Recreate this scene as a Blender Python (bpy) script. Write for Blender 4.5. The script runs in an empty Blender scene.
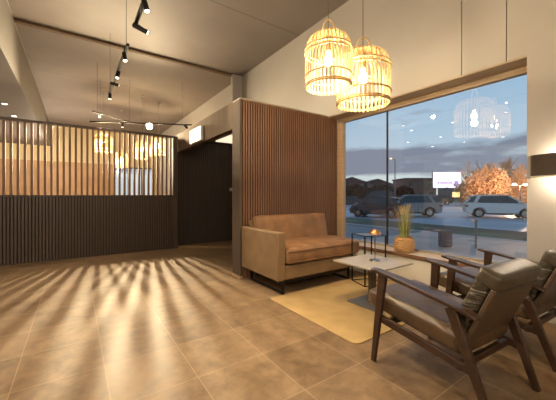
import bpy, bmesh, math, random
from mathutils import Vector, Matrix, noise
S = bpy.context.scene
COL = S.collection
PI = math.pi
R = math.radians

# ---------------------------------------------------------------- camera
cd = bpy.data.cameras.new('camera'); cam = bpy.data.objects.new('camera', cd); COL.objects.link(cam)
cam.location = (0, 0, 1.15); cam.rotation_euler = (R(90), 0, R(-34.7))
cd.sensor_width = 36; cd.lens = 293/556*36; cd.shift_y = -4.7/556; cd.clip_start = .02; cd.clip_end = 400
S.camera = cam
S.view_settings.view_transform = 'Standard'; S.view_settings.look = 'None'
S.view_settings.gamma = 1; S.view_settings.use_curve_mapping = False
S.view_settings.exposure = 0.18

# ---------------------------------------------------------------- world: dusk sky with a low cloud band
W = bpy.data.worlds.new('dusk_sky'); S.world = W; W.use_nodes = True
nt = W.node_tree; nt.nodes.clear()
def N(nt, t, **k):
    n = nt.nodes.new(t)
    for a, b in k.items(): setattr(n, a, b)
    return n
def ramp(nt, stops, mode='LINEAR'):
    r = N(nt, 'ShaderNodeValToRGB'); r.color_ramp.interpolation = mode
    e = r.color_ramp.elements
    while len(e) > 1: e.remove(e[-1])
    e[0].position = stops[0][0]; e[0].color = (*stops[0][1], 1)
    for p, c in stops[1:]:
        x = e.new(p); x.color = (*c, 1)
    return r
tc = N(nt, 'ShaderNodeTexCoord'); sp = N(nt, 'ShaderNodeSeparateXYZ')
nt.links.new(tc.outputs['Generated'], sp.inputs[0])
g = ramp(nt, [(0, (.42, .44, .42)), (.06, (.42, .49, .50)), (.14, (.32, .42, .50)), (.35, (.19, .32, .46)), (1, (.08, .17, .32))])
nt.links.new(sp.outputs['Z'], g.inputs[0])
mp = N(nt, 'ShaderNodeMapping'); mp.inputs['Scale'].default_value = (3.2, 3.2, 13)
nt.links.new(tc.outputs['Generated'], mp.inputs[0])
nz = N(nt, 'ShaderNodeTexNoise'); nz.inputs['Scale'].default_value = 1.6; nz.inputs['Detail'].default_value = 5
nt.links.new(mp.outputs[0], nz.inputs['Vector'])
band = ramp(nt, [(0, (0, 0, 0)), (.04, (.0, .0, .0)), (.075, (.9, .9, .9)), (.13, (1, 1, 1)), (.185, (.25, .25, .25)), (.5, (.05, .05, .05))])
nt.links.new(sp.outputs['Z'], band.inputs[0])
ad = N(nt, 'ShaderNodeMath', operation='MULTIPLY_ADD'); ad.inputs[1].default_value = 1.7
nt.links.new(nz.outputs['Fac'], ad.inputs[0]); 
sub = N(nt, 'ShaderNodeMath', operation='SUBTRACT'); sub.inputs[1].default_value = 1.05
nt.links.new(band.outputs[0], sub.inputs[0]); nt.links.new(sub.outputs[0], ad.inputs[2])
cl = N(nt, 'ShaderNodeMapRange'); cl.inputs[1].default_value = .28; cl.inputs[2].default_value = .62
nt.links.new(ad.outputs[0], cl.inputs[0])
mx = N(nt, 'ShaderNodeMixRGB'); mx.inputs[2].default_value = (.15, .18, .235, 1)
nt.links.new(cl.outputs[0], mx.inputs[0]); nt.links.new(g.outputs[0], mx.inputs[1])
bg = N(nt, 'ShaderNodeBackground'); bg.inputs['Strength'].default_value = 1.6
wo = N(nt, 'ShaderNodeOutputWorld')
nt.links.new(mx.outputs[0], bg.inputs[0]); nt.links.new(bg.outputs[0], wo.inputs[0])

# ---------------------------------------------------------------- light levels (each fixture's light is made in its builder; added fill lights follow)
WARM = (1.0, .77, .45); WHITE = (1.0, .85, .66)
P_PENDANT = 46; P_BACK_PENDANT = 150; P_DOWN = 42; P_SPOT = 120; P_SCREEN = 900; P_SCONCE = 6; P_TREE_FILL = 1500
for nm, loc, pw, rad in (('room_light', (-.6, -1.8, 2.6), 235, .35), ('room_light', (-3.6, 1.5, 2.4), 110, .35),  # fill lights with no fixture, added to brighten the room
                         ('room_light', (-1.1, 1.9, 2.5), 60, .3), ('rear_room_light', (-.5, 13.2, 2.3), 210, .3), ('rear_room_light', (-3.0, 12.5, 2.3), 150, .3)):  # rear pair: added fill behind the screen, no fixture there
    d_ = bpy.data.lights.new(nm, 'POINT'); d_.energy = pw; d_.color = WHITE; d_.shadow_soft_size = rad
    o_ = bpy.data.objects.new(nm, d_); o_.location = loc; COL.objects.link(o_)

# ---------------------------------------------------------------- materials
def material(name):
    m = bpy.data.materials.new(name); m.use_nodes = True
    return m, m.node_tree, m.node_tree.nodes['Principled BSDF']
def coords(nt, scale=(1, 1, 1), rot=(0, 0, 0)):
    t = N(nt, 'ShaderNodeTexCoord'); p = N(nt, 'ShaderNodeMapping')
    p.inputs['Scale'].default_value = scale; p.inputs['Rotation'].default_value = rot
    nt.links.new(t.outputs['Object'], p.inputs[0]); return p.outputs[0]
def simple(name, c1, c2=None, rough=.5, metal=0, scale=8, stretch=(1, 1, 1), bump=0, bscale=60, spec=.5, detail=4):
    m, nt, b = material(name)
    b.inputs['Roughness'].default_value = rough; b.inputs['Metallic'].default_value = metal
    b.inputs['Specular IOR Level'].default_value = spec
    v = coords(nt, stretch)
    n = N(nt, 'ShaderNodeTexNoise'); n.inputs['Scale'].default_value = scale; n.inputs['Detail'].default_value = detail
    nt.links.new(v, n.inputs['Vector'])
    c2 = c2 or tuple(x*.82 for x in c1)
    r = ramp(nt, [(.3, c2), (.7, c1)]); nt.links.new(n.outputs['Fac'], r.inputs[0])
    nt.links.new(r.outputs[0], b.inputs['Base Color'])
    if bump:
        n2 = N(nt, 'ShaderNodeTexNoise'); n2.inputs['Scale'].default_value = bscale; n2.inputs['Detail'].default_value = 3
        nt.links.new(v, n2.inputs['Vector'])
        bp = N(nt, 'ShaderNodeBump'); bp.inputs['Strength'].default_value = bump; bp.inputs['Distance'].default_value = .01
        nt.links.new(n2.outputs['Fac'], bp.inputs['Height']); nt.links.new(bp.outputs[0], b.inputs['Normal'])
    return m
def glow(name, c, s):
    m, nt, b = material(name)
    b.inputs['Base Color'].default_value = (*c, 1)
    b.inputs['Emission Color'].default_value = (*c, 1); b.inputs['Emission Strength'].default_value = s
    return m
def math_node(nt, op, a, b=None, c=None):
    n = N(nt, 'ShaderNodeMath', operation=op)
    for i, x in enumerate((a, b, c)):
        if x is None: continue
        if isinstance(x, (int, float)): n.inputs[i].default_value = x
        else: nt.links.new(x, n.inputs[i])
    return n.outputs[0]

def floor_material():
    m, nt, b = material('stone_tile')
    v = coords(nt)
    s = N(nt, 'ShaderNodeSeparateXYZ'); nt.links.new(v, s.inputs[0])
    P = .477
    fx = math_node(nt, 'FRACT', math_node(nt, 'DIVIDE', math_node(nt, 'ADD', s.outputs[0], 20*P-1.117+P/2), P))
    fy = math_node(nt, 'FRACT', math_node(nt, 'DIVIDE', math_node(nt, 'ADD', s.outputs[1], 20*P-1.81+P/2), P))
    dx = math_node(nt, 'ABSOLUTE', math_node(nt, 'SUBTRACT', fx, .5)); dy = math_node(nt, 'ABSOLUTE', math_node(nt, 'SUBTRACT', fy, .5))
    d = math_node(nt, 'MINIMUM', dx, dy)
    line = N(nt, 'ShaderNodeMapRange'); line.inputs[1].default_value = .003; line.inputs[2].default_value = .0075
    line.inputs[3].default_value = 1; line.inputs[4].default_value = 0; nt.links.new(d, line.inputs[0])
    # per-tile tone
    ix = math_node(nt, 'FLOOR', math_node(nt, 'DIVIDE', math_node(nt, 'ADD', s.outputs[0], 20*P-1.117), P))
    iy = math_node(nt, 'FLOOR', math_node(nt, 'DIVIDE', math_node(nt, 'ADD', s.outputs[1], 20*P-1.81), P))
    cb = N(nt, 'ShaderNodeCombineXYZ'); nt.links.new(ix, cb.inputs[0]); nt.links.new(iy, cb.inputs[1])
    wn = N(nt, 'ShaderNodeTexWhiteNoise'); nt.links.new(cb.outputs[0], wn.inputs['Vector'])
    off = N(nt, 'ShaderNodeVectorMath', operation='MULTIPLY_ADD'); off.inputs[1].default_value = (1, 1, 1)
    nt.links.new(v, off.inputs[0])
    n1 = N(nt, 'ShaderNodeTexNoise'); n1.inputs['Scale'].default_value = 7; n1.inputs['Detail'].default_value = 9; n1.inputs['Roughness'].default_value = .7
    n1.inputs['Distortion'].default_value = .25
    nt.links.new(v, n1.inputs['Vector'])
    f = math_node(nt, 'ADD', n1.outputs['Fac'], math_node(nt, 'MULTIPLY', math_node(nt, 'SUBTRACT', wn.outputs['Value'], .5), .16))
    r = ramp(nt, [(.32, (.125, .072, .032)), (.48, (.18, .109, .051)), (.68, (.255, .162, .082))])
    nt.links.new(f, r.inputs[0])
    mxx = N(nt, 'ShaderNodeMixRGB'); mxx.inputs[2].default_value = (.40, .29, .17, 1)
    nt.links.new(math_node(nt, 'MULTIPLY', line.outputs[0], .55), mxx.inputs[0]); nt.links.new(r.outputs[0], mxx.inputs[1])
    nt.links.new(mxx.outputs[0], b.inputs['Base Color'])
    rr = N(nt, 'ShaderNodeMapRange'); rr.inputs[3].default_value = .42; rr.inputs[4].default_value = .62
    nt.links.new(n1.outputs['Fac'], rr.inputs[0]); nt.links.new(rr.outputs[0], b.inputs['Roughness'])
    bp = N(nt, 'ShaderNodeBump'); bp.inputs['Strength'].default_value = .12; bp.inputs['Distance'].default_value = .004
    nt.links.new(n1.outputs['Fac'], bp.inputs['Height']); nt.links.new(bp.outputs[0], b.inputs['Normal'])
    return m

def ceiling_material():
    m, nt, b = material('ceiling_panel')
    v = coords(nt); s = N(nt, 'ShaderNodeSeparateXYZ'); nt.links.new(v, s.inputs[0])
    P = 2.4
    fy = math_node(nt, 'FRACT', math_node(nt, 'DIVIDE', math_node(nt, 'ADD', s.outputs[1], 10*P-4.37+P/2), P))
    d = math_node(nt, 'ABSOLUTE', math_node(nt, 'SUBTRACT', fy, .5))
    line = N(nt, 'ShaderNodeMapRange'); line.inputs[1].default_value = .003; line.inputs[2].default_value = .007
    line.inputs[3].default_value = 1; line.inputs[4].default_value = 0; nt.links.new(d, line.inputs[0])
    n1 = N(nt, 'ShaderNodeTexNoise'); n1.inputs['Scale'].default_value = .9; n1.inputs['Detail'].default_value = 5
    nt.links.new(v, n1.inputs['Vector'])
    r = ramp(nt, [(.3, (.165, .138, .124)), (.7, (.20, .170, .152))]); nt.links.new(n1.outputs['Fac'], r.inputs[0])
    mxx = N(nt, 'ShaderNodeMixRGB'); mxx.inputs[2].default_value = (.12, .10, .085, 1)
    nt.links.new(line.outputs[0], mxx.inputs[0]); nt.links.new(r.outputs[0], mxx.inputs[1])
    nt.links.new(mxx.outputs[0], b.inputs['Base Color']); b.inputs['Roughness'].default_value = .65; b.inputs['Specular IOR Level'].default_value = .2
    return m

def rug_material():
    m, nt, b = material('woven_jute')
    v = coords(nt)
    w = N(nt, 'ShaderNodeTexWave', wave_type='BANDS', bands_direction='X'); w.inputs['Scale'].default_value = 55; w.inputs['Distortion'].default_value = 1.5
    w2 = N(nt, 'ShaderNodeTexWave', wave_type='BANDS', bands_direction='Y'); w2.inputs['Scale'].default_value = 55; w2.inputs['Distortion'].default_value = 1.5
    nt.links.new(v, w.inputs['Vector']); nt.links.new(v, w2.inputs['Vector'])
    n1 = N(nt, 'ShaderNodeTexNoise'); n1.inputs['Scale'].default_value = 5; n1.inputs['Detail'].default_value = 6; nt.links.new(v, n1.inputs['Vector'])
    r = ramp(nt, [(.3, (.36, .23, .085)), (.7, (.46, .305, .125))]); nt.links.new(n1.outputs['Fac'], r.inputs[0])
    h = math_node(nt, 'MULTIPLY', w.outputs['Fac'], w2.outputs['Fac'])
    mxx = N(nt, 'ShaderNodeMixRGB', blend_type='MULTIPLY'); mxx.inputs[0].default_value = .3
    nt.links.new(r.outputs[0], mxx.inputs[1]); nt.links.new(math_node(nt, 'ADD', h, .5), mxx.inputs[2])
    nt.links.new(mxx.outputs[0], b.inputs['Base Color']); b.inputs['Roughness'].default_value = .9
    bp = N(nt, 'ShaderNodeBump'); bp.inputs['Strength'].default_value = .5; bp.inputs['Distance'].default_value = .003
    nt.links.new(h, bp.inputs['Height']); nt.links.new(bp.outputs[0], b.inputs['Normal'])
    return m

def leather(name, c1, c2, rough=.38, wr=.5, axis=(1, 1, 6), worn=None):
    m, nt, b = material(name)
    v = coords(nt); v2 = coords(nt, axis)
    n1 = N(nt, 'ShaderNodeTexNoise'); n1.inputs['Scale'].default_value = 6; n1.inputs['Detail'].default_value = 5; nt.links.new(v, n1.inputs['Vector'])
    r = ramp(nt, [(.3, c2), (.7, c1)]); nt.links.new(n1.outputs['Fac'], r.inputs[0])
    nt.links.new(r.outputs[0], b.inputs['Base Color']); b.inputs['Roughness'].default_value = rough
    n2 = N(nt, 'ShaderNodeTexNoise'); n2.inputs['Scale'].default_value = 7; n2.inputs['Detail'].default_value = 2; n2.inputs['Distortion'].default_value = .6
    nt.links.new(v2, n2.inputs['Vector'])
    n3 = N(nt, 'ShaderNodeTexVoronoi'); n3.inputs['Scale'].default_value = 260; nt.links.new(v, n3.inputs['Vector'])
    h = math_node(nt, 'ADD', n2.outputs['Fac'], math_node(nt, 'MULTIPLY', n3.outputs['Distance'], .04))
    bp = N(nt, 'ShaderNodeBump'); bp.inputs['Strength'].default_value = wr; bp.inputs['Distance'].default_value = .03
    nt.links.new(h, bp.inputs['Height']); nt.links.new(bp.outputs[0], b.inputs['Normal'])
    return m

def glass_material(tint=(1, 1, 1), f=5.2):
    m = bpy.data.materials.new('window_glass'); m.use_nodes = True; nt = m.node_tree; nt.nodes.clear()
    o = N(nt, 'ShaderNodeOutputMaterial'); t = N(nt, 'ShaderNodeBsdfTransparent'); t.inputs[0].default_value = (*tint, 1)
    gl = N(nt, 'ShaderNodeBsdfGlossy'); gl.inputs['Roughness'].default_value = 0.0
    fr = N(nt, 'ShaderNodeFresnel'); fr.inputs['IOR'].default_value = 1.52
    mxx = N(nt, 'ShaderNodeMixShader')
    ge = N(nt, 'ShaderNodeNewGeometry')   # each pane is a slab; reflect on its front face only, at the strength of a double-glazed unit's faces
    front = math_node(nt, 'SUBTRACT', 1.0, ge.outputs['Backfacing'])
    nt.links.new(math_node(nt, 'MINIMUM', math_node(nt, 'MULTIPLY', math_node(nt, 'MULTIPLY', fr.outputs[0], f), front), 1.0), mxx.inputs[0])
    nt.links.new(t.outputs[0], mxx.inputs[1]); nt.links.new(gl.outputs[0], mxx.inputs[2]); nt.links.new(mxx.outputs[0], o.inputs[0])
    return m
def rattan_material():
    m = bpy.data.materials.new('bamboo_strip'); m.use_nodes = True; nt = m.node_tree; b = nt.nodes['Principled BSDF']
    o = nt.nodes['Material Output']
    v = coords(nt); n1 = N(nt, 'ShaderNodeTexNoise'); n1.inputs['Scale'].default_value = 14; nt.links.new(v, n1.inputs['Vector'])
    r = ramp(nt, [(.3, (.68, .52, .28)), (.7, (.84, .70, .44))]); nt.links.new(n1.outputs['Fac'], r.inputs[0])
    nt.links.new(r.outputs[0], b.inputs['Base Color']); b.inputs['Roughness'].default_value = .5
    tr = N(nt, 'ShaderNodeBsdfTranslucent'); tr.inputs[0].default_value = (.98, .80, .46, 1)
    mxx = N(nt, 'ShaderNodeMixShader'); mxx.inputs[0].default_value = .45
    nt.links.new(b.outputs[0], mxx.inputs[1]); nt.links.new(tr.outputs[0], mxx.inputs[2]); nt.links.new(mxx.outputs[0], o.inputs[0])
    return m
def ground_material(name, c1, c2, rough, scale=1.0, c3=None):
    m, nt, b = material(name)
    v = coords(nt)
    n1 = N(nt, 'ShaderNodeTexNoise'); n1.inputs['Scale'].default_value = scale; n1.inputs['Detail'].default_value = 7; nt.links.new(v, n1.inputs['Vector'])
    st = [(.35, c2), (.6, c1)]
    if c3: st.append((.72, c3))
    r = ramp(nt, st); nt.links.new(n1.outputs['Fac'], r.inputs[0]); nt.links.new(r.outputs[0], b.inputs['Base Color'])
    b.inputs['Roughness'].default_value = rough
    return m

M = {}
M['floor'] = floor_material(); M['ceiling'] = ceiling_material(); M['rug'] = rug_material()
M['cream'] = simple('cream_plaster', (.365, .335, .30), (.345, .315, .28), .75, scale=2)
M['white_wall'] = simple('pale_plaster', (.60, .55, .45), (.57, .52, .43), .75, scale=2)
M['soffit'] = simple('soffit_board', (.125, .108, .094), (.11, .096, .084), .6, scale=2)
M['batten_dark'] = simple('dark_batten', (.078, .047, .029), (.050, .031, .020), .45, scale=3, stretch=(8, 8, .6))
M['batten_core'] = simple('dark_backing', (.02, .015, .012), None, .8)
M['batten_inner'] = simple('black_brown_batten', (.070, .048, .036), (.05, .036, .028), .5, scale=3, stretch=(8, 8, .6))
M['batten_warm'] = simple('walnut_batten', (.20, .10, .05), (.13, .062, .032), .5, scale=3, stretch=(14, 14, .7))
M['header'] = simple('brown_header_board', (.17, .118, .08), (.12, .082, .055), .85, scale=4, stretch=(6, 6, .6), spec=.08)
M['post'] = simple('beige_metal_post', (.30, .25, .19), (.26, .215, .16), .4, scale=4)
M['wall_far'] = simple('far_golden_plaster', (.52, .40, .22), (.48, .36, .19), .7, scale=2)
M['end_board'] = simple('end_board', (.11, .080, .056), (.085, .062, .044), .8, scale=4, stretch=(6, 6, .6), spec=.1)
M['wall_low'] = simple('amber_board', (.40, .225, .10), (.30, .165, .07), .6, scale=2)
M['wood_light'] = simple('light_oak', (.45, .30, .17), (.36, .23, .12), .45, scale=4, stretch=(8, 1, 8))
M['wood_sill'] = simple('sill_board', (.50, .38, .26), (.42, .31, .20), .4, scale=3, stretch=(8, 1, 8))
M['wood_head'] = simple('window_head_board', (.34, .25, .16), (.28, .20, .125), .5, scale=4, stretch=(8, 1, 8))
M['walnut'] = simple('dark_walnut', (.055, .026, .013), (.025, .012, .007), .33, scale=5, stretch=(6, 1, 6))
M['black_metal'] = simple('black_metal', (.018, .017, .016), None, .4, metal=.6)
M['pedestal'] = simple('bronze_metal', (.10, .085, .06), None, .35, metal=.7)
M['chrome'] = simple('steel', (.55, .53, .5), None, .2, metal=1)
M['steel_plate'] = simple('brushed_steel_plate', (.20, .185, .16), (.14, .13, .115), .5, metal=.4, stretch=(1, 20, 1))
M['copper'] = simple('copper', (.62, .30, .13), None, .38, metal=1)
M['sofa'] = leather('tan_suede', (.25, .122, .048), (.16, .076, .03), .62, .35, (1.5, 1.5, 1.5))
M['sofa_arm'] = leather('tan_suede_side', (.215, .130, .058), (.165, .098, .043), .66, .12, (1.5, 1.5, 1.5))
M['olive'] = leather('dark_olive_leather', (.060, .048, .028), (.036, .028, .017), .36, .75, (.8, .8, 5))
M['olive_seat'] = leather('dark_brown_seat_leather', (.095, .050, .022), (.045, .030, .016), .36, .3, (1.2, 1.2, 1.2))
M['olive_roll'] = leather('smooth_olive_leather', (.065, .048, .027), (.042, .032, .019), .38, .2, (1, 1, 1))
M['back_panel'] = simple('brown_back_panel', (.095, .058, .032), (.065, .039, .022), .42, scale=4, stretch=(5, 1, 1))
M['table_top'] = simple('pale_stone_top', (.40, .34, .27), (.32, .265, .205), .28, scale=7)
M['smoked'] = simple('smoked_glass_top', (.10, .11, .12), None, .08)
M['rattan'] = rattan_material()
M['band'] = simple('bamboo_hoop', (.50, .33, .15), (.40, .25, .11), .5, scale=20)
M['cord'] = simple('cord', (.18, .15, .12), None, .6)
M['basket'] = simple('woven_basket', (.56, .33, .14), (.36, .20, .08), .75, scale=30, stretch=(1, 1, 4), bump=.6, bscale=50)
M['soil'] = simple('soil', (.05, .035, .025), None, .9)
M['leaf'] = simple('grass_leaf', (.22, .28, .05), (.10, .15, .03), .5, scale=12)
M['leaf_dry'] = simple('dry_leaf', (.55, .42, .18), (.38, .28, .10), .6, scale=12)
M['shade'] = simple('dark_fabric_shade', (.065, .045, .032), (.05, .034, .024), .8, scale=50)
M['bulb'] = glow('bulb_glow', (1, .74, .42), 16)
M['lens'] = glow('spot_lens', (1, .86, .66), 5)
M['lens_strong'] = glow('strong_lens', (1, .92, .80), 120)
M['down_lens'] = glow('downlight_lens', (1, .88, .70), 14)
M['diffuser'] = glow('sconce_diffuser', (1, .88, .68), 2.2)
M['panel_light'] = glow('panel_light', (1, .84, .60), 1.0)
M['sign'] = glow('sign_face', (.34, .44, .50), 1.0)
M['sign_mark'] = simple('sign_mark', (.12, .30, .27), None, .6)
M['glass'] = glass_material()
M['asphalt'] = ground_material('wet_asphalt', (.36, .38, .41), (.26, .27, .30), .45, .25, (.56, .58, .62))
M['road'] = ground_material('road_asphalt', (.15, .145, .15), (.11, .105, .11), .5, .8)
M['paving'] = ground_material('pavement', (.55, .38, .30), (.44, .30, .24), .6, .8)  # pinkish tint puts the room's window reflection into the paving colour
M['kerb'] = simple('kerb_stone', (.52, .48, .46), None, .7)
M['bed'] = ground_material('planting_bed', (.10, .11, .06), (.07, .06, .045), .9, .5, (.12, .19, .09))
M['turf'] = ground_material('turf', (.14, .24, .11), (.09, .17, .08), .9, .3)
def facade(name, c):
    return simple(name, c, None, .8, scale=1)
M['brick'] = facade('brick_facade', (.23, .13, .10)); M['grey_facade'] = facade('grey_facade', (.17, .16, .17))
M['dark_roof'] = facade('dark_roof', (.06, .055, .06))
M['screen'] = glow('billboard_screen', (1.0, .86, 1.0), 1.5)
M['screen_mark'] = glow('billboard_print', (.55, .35, .75), .8)
M['lit_sign'] = glow('lit_yellow_sign', (1, .72, .30), .8)
M['bush'] = simple('autumn_foliage', (.95, .58, .30), (.75, .42, .20), .8, scale=3)  # warm lamplight on the leaves is put into their colour
M['twig'] = simple('pale_twig', (.70, .40, .22), (.5, .28, .15), .8, scale=3)
M['evergreen'] = simple('dark_evergreen', (.05, .06, .045), (.03, .035, .03), .9, scale=3)
M['car_glass'] = simple('car_glass', (.035, .06, .065), None, .08)
M['tyre'] = simple('tyre', (.02, .02, .022), None, .8)
M['trim'] = simple('black_trim', (.03, .03, .032), None, .5)
M['tail'] = simple('tail_lamp', (.35, .03, .02), None, .2)
M['head'] = simple('head_lamp', (.6, .62, .65), None, .1)

# ---------------------------------------------------------------- mesh helpers
def at(u, d):
    'plan position from a bearing and a distance ahead'
    x, y = 293*.5693+(u-278)*.8221, 293*.8221-(u-278)*.5693
    return (x*d/293, y*d/293)
def obj(name, bm, m, parent=None, smooth=None, bevel=0, seg=2, subsurf=0):
    me = bpy.data.meshes.new(name)
    bmesh.ops.recalc_face_normals(bm, faces=bm.faces)
    bm.to_mesh(me); bm.free()
    o = bpy.data.objects.new(name, me); COL.objects.link(o)
    me.materials.append(M[m] if isinstance(m, str) else m)
    if bevel:
        b = o.modifiers.new('bevel', 'BEVEL'); b.width = bevel; b.segments = seg; b.limit_method = 'ANGLE'; b.angle_limit = R(35)
    if subsurf:
        s = o.modifiers.new('subsurf', 'SUBSURF'); s.levels = subsurf; s.render_levels = subsurf
    if smooth or bevel or subsurf:
        me.polygons.foreach_set('use_smooth', [True]*len(me.polygons))
        if not subsurf: me.set_sharp_from_angle(angle=R(40))
    if parent: o.parent = parent
    return o
def box(bm, x0, x1, y0, y1, z0, z1, rot=None, piv=None):
    vs = [bm.verts.new((x, y, z)) for x in (x0, x1) for y in (y0, y1) for z in (z0, z1)]
    for f in ((0, 1, 3, 2), (4, 6, 7, 5), (0, 4, 5, 1), (2, 3, 7, 6), (0, 2, 6, 4), (1, 5, 7, 3)):
        bm.faces.new([vs[i] for i in f])
    if rot is not None: bmesh.ops.rotate(bm, verts=vs, cent=piv or (0, 0, 0), matrix=rot)
    return vs
def boxm(*a, **k):
    bm = bmesh.new(); box(bm, *a, **k); return bm
def bar(bm, p, q, w0, h0, w1=None, h1=None, up=(0, 0, 1)):
    """rectangular bar from p to q, tapering; w sideways, h along up"""
    p = Vector(p); q = Vector(q); d = (q-p).normalized(); up = Vector(up)
    s = d.cross(up)
    if s.length < 1e-4: s = d.cross(Vector((0, 1, 0)))
    s.normalize(); u = s.cross(d).normalized()
    w1 = w0 if w1 is None else w1; h1 = h0 if h1 is None else h1
    vs = []
    for c, w, h in ((p, w0, h0), (q, w1, h1)):
        for a, b in ((-1, -1), (1, -1), (1, 1), (-1, 1)): vs.append(bm.verts.new(c + s*a*w/2 + u*b*h/2))
    bm.faces.new(vs[0:4]); bm.faces.new(vs[7:3:-1])
    for i in range(4): bm.faces.new((vs[i], vs[(i+1) % 4], vs[4+(i+1) % 4], vs[4+i]))
def tube(bm, pts, r, n=8, cap=True, radii=None):
    pts = [Vector(p) for p in pts]; rings = []; prev = None
    for i, p in enumerate(pts):
        d = (pts[min(i+1, len(pts)-1)] - pts[max(i-1, 0)]).normalized()
        if prev is None:
            a = Vector((0, 0, 1)) if abs(d.z) < .9 else Vector((1, 0, 0)); s = d.cross(a).normalized()
        else:
            s = (prev - d*prev.dot(d)).normalized()
        prev = s; u = d.cross(s); rr = radii[i] if radii else r
        rings.append([bm.verts.new(p + (s*math.cos(2*PI*k/n) + u*math.sin(2*PI*k/n))*rr) for k in range(n)])
    for a, b in zip(rings, rings[1:]):
        for k in range(n): bm.faces.new((a[k], a[(k+1) % n], b[(k+1) % n], b[k]))
    if cap: bm.faces.new(rings[0][::-1]); bm.faces.new(rings[-1])
def lathe(bm, prof, n=24, c=(0, 0, 0), close=False):
    rings = []
    for r, z in prof:
        if r < 1e-5: rings.append([bm.verts.new((c[0], c[1], c[2]+z))])
        else: rings.append([bm.verts.new((c[0]+r*math.cos(2*PI*k/n), c[1]+r*math.sin(2*PI*k/n), c[2]+z)) for k in range(n)])
    pr = list(zip(rings, rings[1:]))
    if close: pr.append((rings[-1], rings[0]))
    for a, b in pr:
        for k in range(n):
            k2 = (k+1) % n
            if len(a) == 1 and len(b) == 1: continue
            if len(a) == 1: bm.faces.new((a[0], b[k], b[k2]))
            elif len(b) == 1: bm.faces.new((a[k], b[0], a[k2]))
            else: bm.faces.new((a[k], b[k], b[k2], a[k2]))
def torus_pts(c, r, n=32, ry=None): 
    ry = ry or r
    return [(c[0]+r*math.cos(2*PI*k/n), c[1]+ry*math.sin(2*PI*k/n), c[2]) for k in range(n+1)]
def cushion(bm, x0, x1, y0, y1, z0, z1, r=.04, nx=14, ny=10, puff=.015, dimple=0, seed=0):
    """rounded padded slab built from a rounded-box grid"""
    nz_ = 5
    idx = {}
    def P(i, j, k):
        key = (i, j, k)
        if key in idx: return idx[key]
        u, v, w = i/nx, j/ny, k/nz_
        x = x0+(x1-x0)*u; y = y0+(y1-y0)*v; z = z0+(z1-z0)*w
        q = Vector((min(max(x, x0+r), x1-r), min(max(y, y0+r), y1-r), min(max(z, z0+r), z1-r)))
        p = Vector((x, y, z)); d = p-q
        if d.length > 1e-6: p = q + d.normalized()*r
        e = math.sin(PI*u)**.5*math.sin(PI*v)**.5 if 0 < u < 1 and 0 < v < 1 else 0
        if k == nz_: p.z += puff*e + dimple*noise.noise(Vector((x*7+seed, y*7, 0)))
        if k == 0: p.z -= 0
        idx[key] = bm.verts.new(p); return idx[key]
    def quad(a, b, c, d): 
        try: bm.faces.new((a, b, c, d))
        except ValueError: pass
    for i in range(nx):
        for j in range(ny):
            for k in (0, nz_): quad(P(i, j, k), P(i+1, j, k), P(i+1, j+1, k), P(i, j+1, k))
    for i in range(nx):
        for k in range(nz_):
            for j in (0, ny): quad(P(i, j, k), P(i+1, j, k), P(i+1, j, k+1), P(i, j, k+1))
    for j in range(ny):
        for k in range(nz_):
            for i in (0, nx): quad(P(i, j, k), P(i, j+1, k), P(i, j+1, k+1), P(i, j, k+1))
def prism(bm, poly, axis, a, b):
    """poly: list of 2-D points, extruded along axis from a to b"""
    def mk(p, t):
        return {'x': (t, p[0], p[1]), 'y': (p[0], t, p[1]), 'z': (p[0], p[1], t)}[axis]
    A = [bm.verts.new(mk(p, a)) for p in poly]; B = [bm.verts.new(mk(p, b)) for p in poly]
    bm.faces.new(A); bm.faces.new(B[::-1])
    n = len(poly)
    for i in range(n): bm.faces.new((A[i], A[(i+1) % n], B[(i+1) % n], B[i]))

def thing(name, label, cat, loc=(0, 0, 0), rz=0, group=None):
    o = bpy.data.objects.new(name, None); COL.objects.link(o); o.empty_display_size = .1
    o.location = loc; o.rotation_euler = (0, 0, rz); o['label'] = label; o['category'] = cat
    if group: o['group'] = group
    return o
def tag(o, label, cat, group=None, kind=None):
    o['label'] = label; o['category'] = cat
    if group: o['group'] = group
    if kind: o['kind'] = kind
    return o
def struct(name, bm, m, label=None, **k):
    o = obj(name, bm, m, **k); o['kind'] = 'structure'; o['category'] = name.split('_')[0]
    o['label'] = label or name.replace('_', ' ')
    return o
def dup(root, loc, rz=0, label=None, group=None):
    def cp(o, par):
        c = o.copy(); COL.objects.link(c); c.parent = par
        for ch in list(o.children): cp(ch, c)
        return c
    r = cp(root, None); r.location = loc; r.rotation_euler = (0, 0, rz)
    if label: r['label'] = label
    if group: r['group'] = group
    return r
def lamp(kind, name, parent, loc, power, color, size=.05, aim=None, angle=60, blend=.5):
    d = bpy.data.lights.new(name, kind); d.energy = power; d.color = color; d.shadow_soft_size = size
    if kind == 'SPOT': d.spot_size = R(angle); d.spot_blend = blend
    o = bpy.data.objects.new(name, d); COL.objects.link(o); o.location = loc
    if aim is not None: o.rotation_euler = (Vector(aim)-Vector(loc)).to_track_quat('-Z', 'Y').to_euler()
    if parent: o.parent = parent
    return o

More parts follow.
